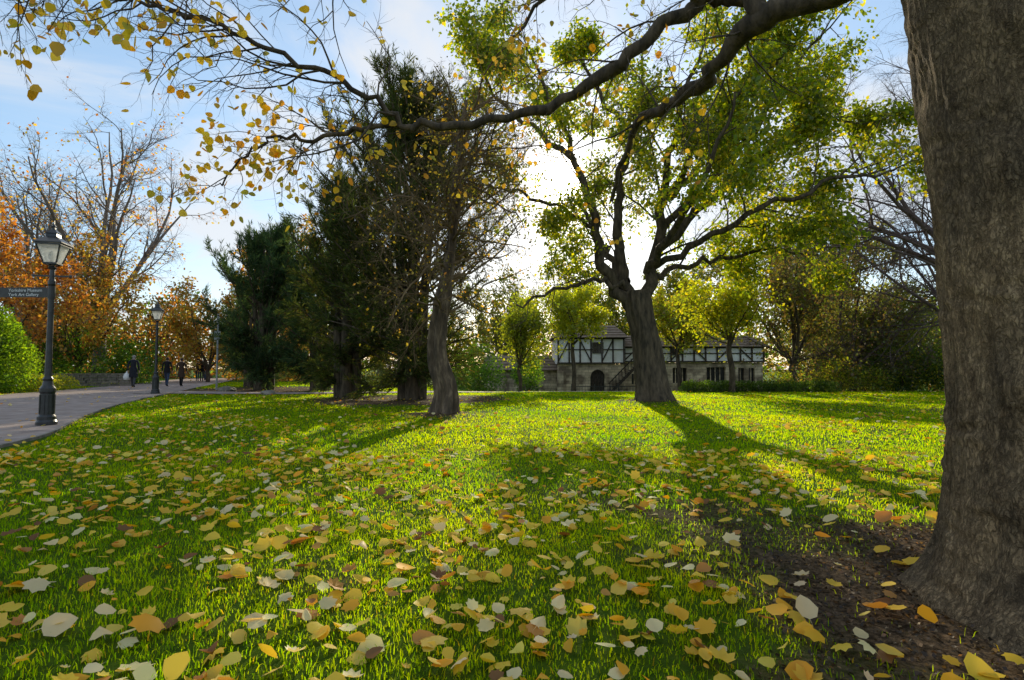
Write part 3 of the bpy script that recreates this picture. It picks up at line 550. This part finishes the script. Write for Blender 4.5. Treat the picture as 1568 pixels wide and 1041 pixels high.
# ---------------- building
plaster=noise_mat('white_plaster',(.70,.67,.60),(.84,.82,.76),scale=2,bump=.2)
timber=noise_mat('dark_timber',(.03,.022,.016),(.075,.055,.04),scale=6,bump=.3)
tile=noise_mat('clay_roof_tiles',(.15,.105,.07),(.27,.20,.14),scale=4,bump=.5)
darkw=noise_mat('dark_glass',(.012,.013,.015),(.03,.03,.035),scale=3,rough=.15,bump=0,spec=.6)
stone,n,l,o=newmat('limestone_blocks'); p=n.new('ShaderNodeBsdfPrincipled'); l.new(p.outputs[0],o.inputs[0]); p.inputs['Roughness'].default_value=.9
tc=n.new('ShaderNodeTexCoord'); sp=n.new('ShaderNodeSeparateXYZ'); cb=n.new('ShaderNodeCombineXYZ'); l.new(tc.outputs['Object'],sp.inputs[0])
ad=n.new('ShaderNodeMath'); l.new(sp.outputs[0],ad.inputs[0]); l.new(sp.outputs[1],ad.inputs[1]); l.new(ad.outputs[0],cb.inputs[0]); l.new(sp.outputs[2],cb.inputs[1])
bk=n.new('ShaderNodeTexBrick'); l.new(cb.outputs[0],bk.inputs['Vector']); bk.inputs['Scale'].default_value=1; bk.inputs['Brick Width'].default_value=.55; bk.inputs['Row Height'].default_value=.24; bk.inputs['Mortar Size'].default_value=.012
bk.inputs['Color1'].default_value=(.60,.50,.36,1); bk.inputs['Color2'].default_value=(.38,.31,.22,1); bk.inputs['Mortar'].default_value=(.22,.18,.14,1)
nt=n.new('ShaderNodeTexNoise'); nt.inputs['Scale'].default_value=1.2; nt.inputs['Detail'].default_value=8; l.new(tc.outputs['Object'],nt.inputs['Vector'])
mm=n.new('ShaderNodeMix'); mm.data_type='RGBA'; mm.blend_type='MULTIPLY'; mm.inputs[0].default_value=.9; r=n.new('ShaderNodeValToRGB'); r.color_ramp.elements[0].position=.4; r.color_ramp.elements[0].color=(.35,.3,.26,1); r.color_ramp.elements[1].position=.58; r.color_ramp.elements[1].color=(1.2,1.15,1.05,1)
l.new(nt.outputs[0],r.inputs[0]); l.new(bk.outputs['Color'],mm.inputs[6]); l.new(r.outputs[0],mm.inputs[7]); l.new(mm.outputs[2],p.inputs['Base Color'])
bpn=n.new('ShaderNodeBump'); bpn.inputs['Strength'].default_value=.5; l.new(bk.outputs['Fac'],bpn.inputs['Height']); bpn.invert=True; l.new(bpn.outputs[0],p.inputs['Normal'])
bd=empty('timber_framed_house',(0,0,0)); YB=48.0; ZB=-1.15
MT=[stone,plaster,timber,tile,darkw]
def wall(B,x0,x1,z0,z1,y,th,ops,mi,arch=None):
    ops=sorted(ops); x=x0
    for (a,b_,c,d) in ops:
        B.box(((x+a)/2,y+th/2,(z0+z1)/2),(a-x,th,z1-z0),mi)
        if c>z0: B.box(((a+b_)/2,y+th/2,(z0+c)/2),(b_-a,th,c-z0),mi)
        if d<z1: B.box(((a+b_)/2,y+th/2,(d+z1)/2),(b_-a,th,z1-d),mi)
        x=b_
    B.box(((x+x1)/2,y+th/2,(z0+z1)/2),(x1-x,th,z1-z0),mi)
B=MB()
op1=[(6.6,7.8,ZB,.95)]; wall(B,3.9,9.4,ZB-.3,1.42,YB,.5,op1,0)
wall(B,9.4,21.4,ZB-.3,1.55,YB+.6,.5,[(10.2,11.0,-.3,.6),(13.7,14.9,-.2,1.1),(16.6,18.2,-.2,1.15),(19.3,19.8,ZB,1.1),(20.2,20.7,ZB,1.1)],0)
wall(B,-2.4,3.9,ZB-.3,.9,YB+1.2,.5,[(.3,.8,-.2,.5)],0)
B.box((6.65,YB+5.7,.14),(5.5,.4,2.56),0); B.box((4.1,YB+3,.14),(.4,4.9,2.55),0)
B.box((21.2,YB+3.4,.2),(.4,4.5,2.7),0)
B.box((4.05,YB-.2,-.2),(.5,.4,2.0),0); B.box((9.25,YB-.2,-.2),(.4,.4,2.0),0)
B.make('stone_walls',MT,bd)
B=MB()
xc=7.2
for k in range(8):
    a0=math.pi*k/8;a1=math.pi*(k+1)/8
    B.poly([(xc+.6*math.cos(a0),YB+.06,.35+.6*math.sin(a0)),(xc+.6*math.cos(a1),YB+.06,.35+.6*math.sin(a1)),(xc+.62*math.cos(a1),YB+.06,.95),(xc+.62*math.cos(a0),YB+.06,.95)],0)
    am=(a0+a1)/2; B.box((xc+.68*math.cos(am),YB-.03,.35+.68*math.sin(am)),(.18,.10,.27),0,ry=-am)
B.make('door_arch',MT,bd)
B=MB(); B.box((xc,YB+.3,-.1),(1.2,.06,2.1),2)
for k in range(5): B.box((xc-.48+k*.24,YB+.26,-.1),(.03,.02,2.1),4)
B.make('door',MT,bd)
B=MB()
for (a,b_,c,d,yy) in((10.2,11.0,-.3,.6,.6),(13.7,14.9,-.2,1.1,.6),(16.6,18.2,-.2,1.15,.6),(.3,.8,-.2,.5,1.2),(19.3,19.8,ZB,1.1,.6),(20.2,20.7,ZB,1.1,.6)):
    B.box(((a+b_)/2,YB+yy+.3,(c+d)/2),(b_-a,.04,d-c),4); nn=max(1,int((b_-a)/.4))
    for k in range(1,nn+1): B.box((a+(b_-a)*k/(nn+1),YB+yy+.24,(c+d)/2),(.07,.08,d-c),0)
    B.box(((a+b_)/2,YB+yy-.03,c-.05),(b_-a+.2,.16,.1),0)
B.make('windows',MT,bd)
def timberwall(B,x0,x1,z0,z1,y,posts,win=(),braces=True):
    B.box(((x0+x1)/2,y+.1,(z0+z1)/2),(x1-x0,.2,z1-z0),1)
    f=y-.03
    for z in(z0+.07,z1-.07): B.box(((x0+x1)/2,f,z),(x1-x0,.10,.12),2)
    B.box(((x0+x1)/2,f+.005,(z0+z1)/2+.1),(x1-x0,.085,.08),2)
    ps=np.linspace(x0+.09,x1-.09,posts)
    for i,xx in enumerate(ps): B.box((xx,f-.004,(z0+z1)/2),(.12,.11,z1-z0-.02),2)
    for i in range(len(ps)-1):
        if braces and i%2==0:
            s=1 if (i//2)%2==0 else -1; a,b_=(ps[i],ps[i+1]) if s>0 else (ps[i+1],ps[i])
            B.beam((a,f-.01,z0+.2),(b_,f-.01,z1-.2),.10,.07,2)
    for (a,b_) in win:
        B.box(((a+b_)/2,f-.03,(z0+z1)/2+.25),(b_-a,.06,(z1-z0)*.42),4)
        for k in range(1,4): B.box((a+(b_-a)*k/4,f-.07,(z0+z1)/2+.25),(.05,.04,(z1-z0)*.42),2)
B=MB(); timberwall(B,3.8,9.5,1.43,3.64,YB-.12,7,[(6.75,7.7)]); timberwall(B,9.5,21.5,1.56,2.9,YB+.45,13,[(13.6,14.6)])
B.box((3.95,YB+3,2.53),(.3,5.8,2.2),1); B.box((6.65,YB+5.8,2.53),(5.6,.3,2.2),1)
B.make('timber_storey',MT,bd)
B=MB()
def roof(B,x0,x1,y0,y1,z0,zr,hip=0,ov=.35):
    ym=(y0+y1)/2; a=(x0-ov,y0-ov,z0);b_=(x1+ov,y0-ov,z0);c=(x1+ov,y1+ov,z0);d=(x0-ov,y1+ov,z0);e=(x0+hip,ym,zr);f=(x1-hip,ym,zr)
    B.poly([a,b_,f,e],3);B.poly([c,d,e,f],3);B.poly([d,a,e],3);B.poly([b_,c,f],3); B.poly([a,d,c,b_],2)
    n=int((zr-z0)/.22)
    for k in range(n):
        t=k/n; B.box(((x0+x1)/2,y0-ov+(ym-y0+ov)*t-.02,z0+(zr-z0)*t+.02),((x1-x0+2*ov)-2*(hip+ov)*t,.10,.05),3)
roof(B,3.8,9.5,YB-.1,YB+5.9,3.64,4.9,.3); roof(B,9.6,21.5,YB+.5,YB+5.8,2.9,4.0,.3); roof(B,-2.5,3.7,YB+1.2,YB+5.5,.9,2.2,.2)
B.make('roof',MT,bd)
B=MB()
for k in range(9): B.box((8.0+k*.27,YB-.9,ZB+.14+k*.27),(.3,.9,.08),2); 
B.beam((7.9,YB-1.38,ZB+.05),(10.3,YB-1.38,1.35),.22,.08,2); B.beam((7.9,YB-1.38,ZB+.95),(10.3,YB-1.38,2.25),.09,.06,2)
for k in range(10): B.box((8.0+k*.25,YB-1.38,ZB+.65+k*.27),(.05,.05,.95),2)
B.make('outside_stair',MT,bd)
rf=empty('iron_railing')
B=MB()
for k in range(46): B.box((4.6+k*.12,44,-.75+.0),(.025,.025,.9),0)
B.box((7.3,44,-.32),(5.5,.04,.05),0); B.box((7.3,44,-1.05),(5.5,.04,.05),0)
for k in range(4): B.box((4.6+k*1.8,44,-.7),(.07,.07,1.1),0)
B.make('rails',[black],rf)
B=MB(); random.seed(5)
ww=empty('stone_garden_wall')
for row in range(4):
    xk=-29.5+random.random()*.2
    while xk<-23.6:
        w=random.uniform(.3,.6); t=(xk+29.5)/6; B.box((xk+w/2,34+.8*t+random.uniform(-.02,.02),.08+row*.17),(w-.02,.35+random.uniform(-.03,.03),.155),0,rz=.13); xk+=w
B.box((-26.5,34.4,.72),(6.2,.42,.08),0,rz=.13)
B.make('stones',[edge_m],ww)
def rock(x,y,s,seed):
    import bmesh
    bm=bmesh.new(); bmesh.ops.create_icosphere(bm,subdivisions=3,radius=1)
    for v in bm.verts: v.co*=1+.25*noise.noise(v.co*1.4+V((seed,0,0)))+.08*noise.noise(v.co*5); v.co.x*=1.5*s; v.co.y*=s; v.co.z*=.55*s
    me=bpy.data.meshes.new('boulder'); bm.to_mesh(me); me.materials.append(edge_m); o=link(bpy.data.objects.new('boulder',me)); o.location=(x,y,g1(x,y)+.2*s); o.rotation_euler[2]=seed
rock(-13.6,27.2,.3,1); rock(-9.9,23.2,.28,2); rock(-6.8,22.9,.18,3)
# ---------------- street lamps
def lamp(x,y,rz=.3):
    e=empty('street_lamp',(x,y,g1(x,y)),rz)
    B=MB(); B.lathe([(.17,-.1),(.17,.08),(.15,.12),(.15,.18),(.12,.22),(.115,.62),(.13,.66),(.13,.72),(.09,.78),(.075,.86),(.085,.9),(.06,.95),(.052,1.5),(.048,2.7),(.062,2.74),(.062,2.80),(.045,2.84),(.040,3.02),(.07,3.06),(.03,3.10)],20,mi=0)
    for k in range(8):
        a=k*math.pi/4; B.box((.118*math.cos(a),.118*math.sin(a),.42),(.02,.03,.36),0,rz=a)
    B.beam((-.30,0,2.90),(.30,0,2.90),.03,.03); B.lathe([(.0,2.87),(.028,2.88),(.028,2.92),(.0,2.93)],8,(.31,0,0)); B.lathe([(.0,2.87),(.028,2.88),(.028,2.92),(.0,2.93)],8,(-.31,0,0))
    B.make('post',[black],e,False)
    B=MB(); zb,zt=3.14,3.50; rb,rt=.105,.20
    for sx,sy in((-1,-1),(1,-1),(1,1),(-1,1)):
        B.beam((sx*rb,sy*rb,zb),(sx*rt,sy*rt,zt),.022,.022)
        B.beam((0,0,3.06),(sx*rb,sy*rb,zb),.016,.016)
    for z,r in((zb,rb),(zt,rt)):
        for s in(-1,1): B.box((0,s*r,z),(2*r+.03,.03,.03)); B.box((s*r,0,z),(.03,2*r-.03,.03))
    rr=rt+.04; zr=zt+.02
    B.lathe([(rr*1.414,zr),(rr*1.414,zr+.02),(.15,zr+.13),(.13,zr+.14),(.12,zr+.20),(.14,zr+.21),(.05,zr+.29),(.035,zr+.30),(.035,zr+.33),(.05,zr+.35),(.012,zr+.40),(.008,zr+.47)],4)
    B.lathe([(.03,zb-.02),(.035,zb+.05),(.02,zb+.07)],10)
    B.make('lantern_frame',[black],e)
    B=MB()
    for i in range(4):
        c=[(-1,-1),(1,-1),(1,1),(-1,1)]; a=c[i];b_=c[(i+1)%4]; k=.97
        B.poly([(a[0]*rb*k,a[1]*rb*k,zb+.01),(b_[0]*rb*k,b_[1]*rb*k,zb+.01),(b_[0]*rt*k,b_[1]*rt*k,zt-.01),(a[0]*rt*k,a[1]*rt*k,zt-.01)])
    B.make('lantern_glass',[gl],e)
    B=MB(); B.lathe([(.02,zb+.06),(.045,zb+.10),(.05,zb+.18),(.03,zb+.24),(.01,zb+.26)],12); B.make('bulb',[white],e,True)
    return e
lamp(-8.95,11.0,.25); lamp(-15.0,24.0,.4)
sg=empty('finger_sign',(-8.95,11.0,g1(-8.95,11)+2.58),.0)
B=MB(); B.box((-.62,-.0,.0),(1.1,.035,.19),0); B.poly([(-1.17,-.0175,-.095),(-1.17,-.0175,.095),(-1.30,-.0175,0)],0); B.poly([(-1.17,.0175,.095),(-1.17,.0175,-.095),(-1.30,.0175,0)],0)
B.lathe([(.062,-.12),(.062,.12)],16); B.make('board',[black],sg)
for i,tx in enumerate(('Yorkshire Museum','York Art Gallery')):
    cu=bpy.data.curves.new('lettering','FONT'); cu.body=tx; cu.size=.085; cu.extrude=.001; to=bpy.data.objects.new('tmp',cu); link(to); bpy.context.view_layer.update()
    me=bpy.data.meshes.new_from_object(to.evaluated_get(bpy.context.evaluated_depsgraph_get())); bpy.data.objects.remove(to)
    me.materials.clear(); me.materials.append(white); lo=link(bpy.data.objects.new('lettering_%d'%(i+1),me),sg); lo.location=(-.82,-.021,.012-.085*i); lo.rotation_euler=(math.pi/2,0,0)
pe=empty('signpost',(-14.5,28,g1(-14.5,28)))
B=MB(); B.lathe([(.045,-.1),(.045,3.7),(.05,3.71),(.02,3.75)],12); B.box((0,-.055,2.7),(.30,.015,.42)); B.make('pole',[steel],pe)
# ---------------- people
skin=noise_mat('skin',(.45,.27,.2),(.55,.35,.26),bump=0); 
def cloth(nm,c): return noise_mat(nm,tuple(k*.75 for k in c),tuple(min(1,k*1.2) for k in c),scale=12,bump=.3,rough=.9)
hairm=cloth('hair',(.05,.035,.025)); shoe=cloth('shoe_leather',(.03,.025,.02))
def person(x,y,head,H,coat,trous,stride=.3,hair=hairm,sit=False,name='walking_person',bag=False,long=False,zoff=0):
    e=empty(name,(x,y,g1(x,y)+zoff+(.02 if not sit else 0)),head); s=H/1.75; vs=[];rs=[];ed=[]
    def A(p,r,par=None,ry=None):
        vs.append((p[0]*s,p[1]*s,p[2]*s)); rs.append((r*s,(ry or r)*s)); 
        if par is not None: ed.append((par,len(vs)-1))
        return len(vs)-1
    ph=.93 if not sit else .50
    pv=A((0,0,ph),.15,None,.115); w=A((0,0.0,ph+.17),.135,pv,.10); ch=A((0,.01,ph+.38),.165,w,.115); ub=A((0,0,ph+.50),.10,ch,.085); nk=A((0,.01,ph+.575),.055,ub); 
    h1=A((0,.025,ph+.65),.078,nk,.085); h2=A((0,.02,ph+.73),.085,h1,.10); h3=A((0,.01,ph+.79),.055,h2,.065)
    for sd in(-1,1):
        sh=A((sd*.185,0,ph+.46),.062,ub); sw=sd*stride*.5
        if sit: el=A((sd*.22,.03,ph+.2),.048,sh); wr=A((sd*.12,.28,ph+.12),.034,el); fd=V((-.1*sd,.9,-.2)).normalized()
        else: el=A((sd*.235,-.02+sw*.35,ph+.19),.048,sh); wr=A((sd*.235,.06+sw*.75,ph-.04),.034,el); fd=V((0,.2,-1)).normalized()
        wp=V(vs[wr])/s; pm=A(wp+fd*.06,.030,wr,.018)
        for k in range(4): f1=A(wp+fd*(.10)+V((0,(k-1.5)*.02,0)),.009,pm); f2=A(wp+fd*(.10+(.055,.065,.06,.045)[k])+V((-sd*.01,(k-1.5)*.022,0)),.008,f1)
        t1=A(wp+fd*.055+V((-sd*.01,.04,0)),.010,wr); A(wp+fd*.09+V((-sd*.015,.055,0)),.008,t1)
        hp=A((sd*.09,0,ph-.07),.098,pv)
        if sit: kn=A((sd*.11,.44,ph-.03),.068,hp); an=A((sd*.11,.46,.09),.045,kn); to=A((sd*.11,.62,.04),.036,an)
        else:
            q=-sd*stride; kn=A((sd*.09,q*.5+.04,.50),.065,hp); an=A((sd*.09,q*.95-(.05 if q<0 else 0),.09+(.05 if q<0 else 0)),.045,kn); to=A((sd*.09,q*.95+.14,.04),.036,an)
    me=bpy.data.meshes.new('b'); me.from_pydata(vs,ed,[]); o=link(bpy.data.objects.new('tmpbody',me)); md=o.modifiers.new('s','SKIN'); md.use_smooth_shade=True
    for i,d in enumerate(me.skin_vertices[0].data): d.radius=rs[i]; d.use_root=(i==0)
    sb=o.modifiers.new('u','SUBSURF'); sb.levels=1; sb.render_levels=1
    bpy.context.view_layer.update(); m2=bpy.data.meshes.new_from_object(o.evaluated_get(bpy.context.evaluated_depsgraph_get())); bpy.data.objects.remove(o)
    m2.materials.clear()
    for m in(coat,trous,skin,hair,shoe): m2.materials.append(m)
    hem=(ph-.35 if long else ph-.06)
    for p in m2.polygons:
        c=p.center/s; p.use_smooth=True
        if c.z>ph+.585: p.material_index=3 if (c.z>ph+.72 or c.y<.03) else 2
        elif c.z>ph+.55: p.material_index=2
        elif c.z<.085: p.material_index=4
        elif abs(c.x)>.195 and c.z<ph-.02 and not sit: p.material_index=2
        elif c.z>hem and not(sit and c.y>.2 and c.z<ph+.08): p.material_index=0
        else: p.material_index=1
    m2.name='body'; link(bpy.data.objects.new('body',m2),e)
    B=MB()
    for sd in(-1,1): B.lathe([(.005,-.035),(.018,-.02),(.02,.01),(.006,.03)],8,(sd*.088*s,.02*s,(ph+.70)*s))
    B.lathe([(.016,-.02),(.012,0),(.004,.03)],6,(0,.118*s,(ph+.69)*s)); B.make('ears_and_nose',[skin],e,True)
    if not sit:
        B=MB(); n=20
        rows=[(.155,.125,.16),(.175,.15,-.02),(.19,.17,-.12)]+([(.20,.19,-.38)] if long else [])
        for ax_,ay_,dz in rows:
            for k in range(n): a=2*math.pi*k/n; rr=1+.04*math.sin(a*5); B.v.append(V((ax_*rr*math.cos(a),ay_*rr*math.sin(a),ph+dz))*s)
        for i in range(len(rows)-1):
            for k in range(n): k2=(k+1)%n; B.f.append([i*n+k,i*n+k2,(i+1)*n+k2,(i+1)*n+k]); B.m.append(0)
        B.make('coat_skirt',[coat],e,True)
    if bag:
        B=MB(); B.lathe([(.08,-.22),(.15,-.2),(.17,-.05),(.12,.10),(.04,.17),(.01,.26)],10,(-.31*s,.05*s,.62*s)); B.make('shopping_bag',[white],e,True)
    return e
navy=cloth('navy_coat',(.02,.022,.03)); blk=cloth('black_coat',(.012,.012,.014)); brown=cloth('brown_coat',(.06,.035,.025)); jeans=cloth('denim',(.04,.06,.11)); grey=cloth('grey_cloth',(.07,.07,.075)); red=cloth('maroon_cloth',(.15,.03,.03))
greyhair=cloth('grey_hair',(.3,.28,.26))
person(-20.6,31,.35,1.80,navy,grey,.22,hair=greyhair,bag=True,long=True)
person(-20.1,33.2,.3,1.75,blk,jeans,.28)
person(-19.15,33,.3,1.68,brown,blk,.25,long=True)
person(-25.4,46,.4,1.7,grey,jeans,.28); person(-24.5,45,.4,1.75,blk,grey,.2); person(-26.4,49,3.4,1.7,red,jeans,.25)
bx,by=13.4,42.0; bz=g1(bx,by); be=empty('park_bench',(bx,by,bz),math.pi)
B=MB()
for k in range(4): B.box((0,.05+k*.11,.45),(1.7,.09,.03),0)
for k in range(4): B.box((0,-.04-.02*k,.56+k*.11),(1.7,.025,.085),0)
for sx in(-.8,0,.8):
    B.box((sx,.42,.22),(.06,.06,.44),0); B.box((sx,-.04,.48),(.06,.06,.96),0,rx=.08); B.box((sx,.2,.42),(.05,.46,.05),0)
for sx in(-.8,.8): B.box((sx,.2,.66),(.06,.5,.04),0); B.box((sx,.42,.55),(.05,.05,.2),0)
B.make('slats_and_frame',[timber],be)
person(bx-.4,by-.2,math.pi,1.7,blk,jeans,sit=True,name='seated_person'); person(bx+.35,by-.2,math.pi,1.65,red,grey,sit=True,name='seated_person')
# ------------------------------------------------------------------ light
EL=math.radians(18.5); AZ=math.radians(5.1)
sd=V((math.sin(AZ)*math.cos(EL),math.cos(AZ)*math.cos(EL),math.sin(EL)))
L=bpy.data.lights.new('sun','SUN'); L.energy=5; L.angle=math.radians(.5); L.color=(1,.88,.64); lo=link(bpy.data.objects.new('sun',L)); lo.rotation_euler=(-sd).to_track_quat('-Z','Y').to_euler(); lo.location=(5,60,25)
W=bpy.data.worlds.new('World'); S.world=W; W.use_nodes=True; n=W.node_tree.nodes; l=W.node_tree.links; n.clear()
o=n.new('ShaderNodeOutputWorld'); bg=n.new('ShaderNodeBackground'); bg.inputs[1].default_value=.112; l.new(bg.outputs[0],o.inputs[0])
sk=n.new('ShaderNodeTexSky'); sk.sky_type='NISHITA'; sk.sun_disc=False; sk.sun_elevation=EL; sk.sun_rotation=AZ; sk.air_density=1; sk.dust_density=.4; sk.ozone_density=1.2
tc=n.new('ShaderNodeTexCoord'); sp=n.new('ShaderNodeSeparateXYZ'); l.new(tc.outputs['Generated'],sp.inputs[0])
def M(op,a,b=None,clamp=False):
    m=n.new('ShaderNodeMath'); m.operation=op; m.use_clamp=clamp
    for i,v in enumerate((a,b)):
        if v is None: continue
        if isinstance(v,(int,float)): m.inputs[i].default_value=v
        else: l.new(v,m.inputs[i])
    return m.outputs[0]
zz=M('ADD',M('MAXIMUM',sp.outputs[2],0),.18); cb=n.new('ShaderNodeCombineXYZ'); l.new(M('DIVIDE',sp.outputs[0],zz),cb.inputs[0]); l.new(M('DIVIDE',sp.outputs[1],zz),cb.inputs[1])
nt=n.new('ShaderNodeTexNoise'); nt.inputs['Scale'].default_value=1.5; nt.inputs['Detail'].default_value=9; nt.inputs['Roughness'].default_value=.58; nt.inputs['Distortion'].default_value=.5; l.new(cb.outputs[0],nt.inputs['Vector'])
mr=n.new('ShaderNodeMapRange'); mr.interpolation_type='SMOOTHSTEP'; mr.inputs[1].default_value=.42; mr.inputs[2].default_value=.62; l.new(nt.outputs[0],mr.inputs[0])
dt=n.new('ShaderNodeVectorMath'); dt.operation='DOT_PRODUCT'; nv=n.new('ShaderNodeVectorMath'); nv.operation='NORMALIZE'; l.new(tc.outputs['Generated'],nv.inputs[0]); l.new(nv.outputs[0],dt.inputs[0]); dt.inputs[1].default_value=sd
dp=M('MAXIMUM',dt.outputs['Value'],0)
hz=n.new('ShaderNodeVectorMath'); hz.operation='ADD'; l.new(sk.outputs[0],hz.inputs[0]); hz.inputs[1].default_value=(1.6,2.5,3.5)
mx=n.new('ShaderNodeMix'); mx.data_type='RGBA'; l.new(M('MULTIPLY',mr.outputs[0],.8),mx.inputs[0]); l.new(hz.outputs[0],mx.inputs[6]); mx.inputs[7].default_value=(7.8,7.9,8.1,1)
au=M('ADD',M('MULTIPLY',M('POWER',dp,2500),200),M('MULTIPLY',M('POWER',dp,250),10))
vm=n.new('ShaderNodeVectorMath'); vm.operation='SCALE'; vm.inputs[0].default_value=(1,.93,.78); l.new(au,vm.inputs['Scale'])
va=n.new('ShaderNodeVectorMath'); va.operation='ADD'; l.new(mx.outputs[2],va.inputs[0]); l.new(vm.outputs[0],va.inputs[1]); l.new(va.outputs[0],bg.inputs[0])
# ------------------------------------------------------------------ camera
cam=bpy.data.cameras.new('camera'); cam.lens=20; cam.sensor_width=36; cam.clip_end=3000; cam.clip_start=.05
co=link(bpy.data.objects.new('camera',cam)); co.location=(0,0,1.1); co.rotation_euler=(math.radians(92.8),0,0); S.camera=co
S.view_settings.view_transform='Standard'; S.view_settings.look='None'; S.view_settings.exposure=0; S.view_settings.gamma=1
print('tot verts',sum(len(m.vertices) for m in bpy.data.meshes))
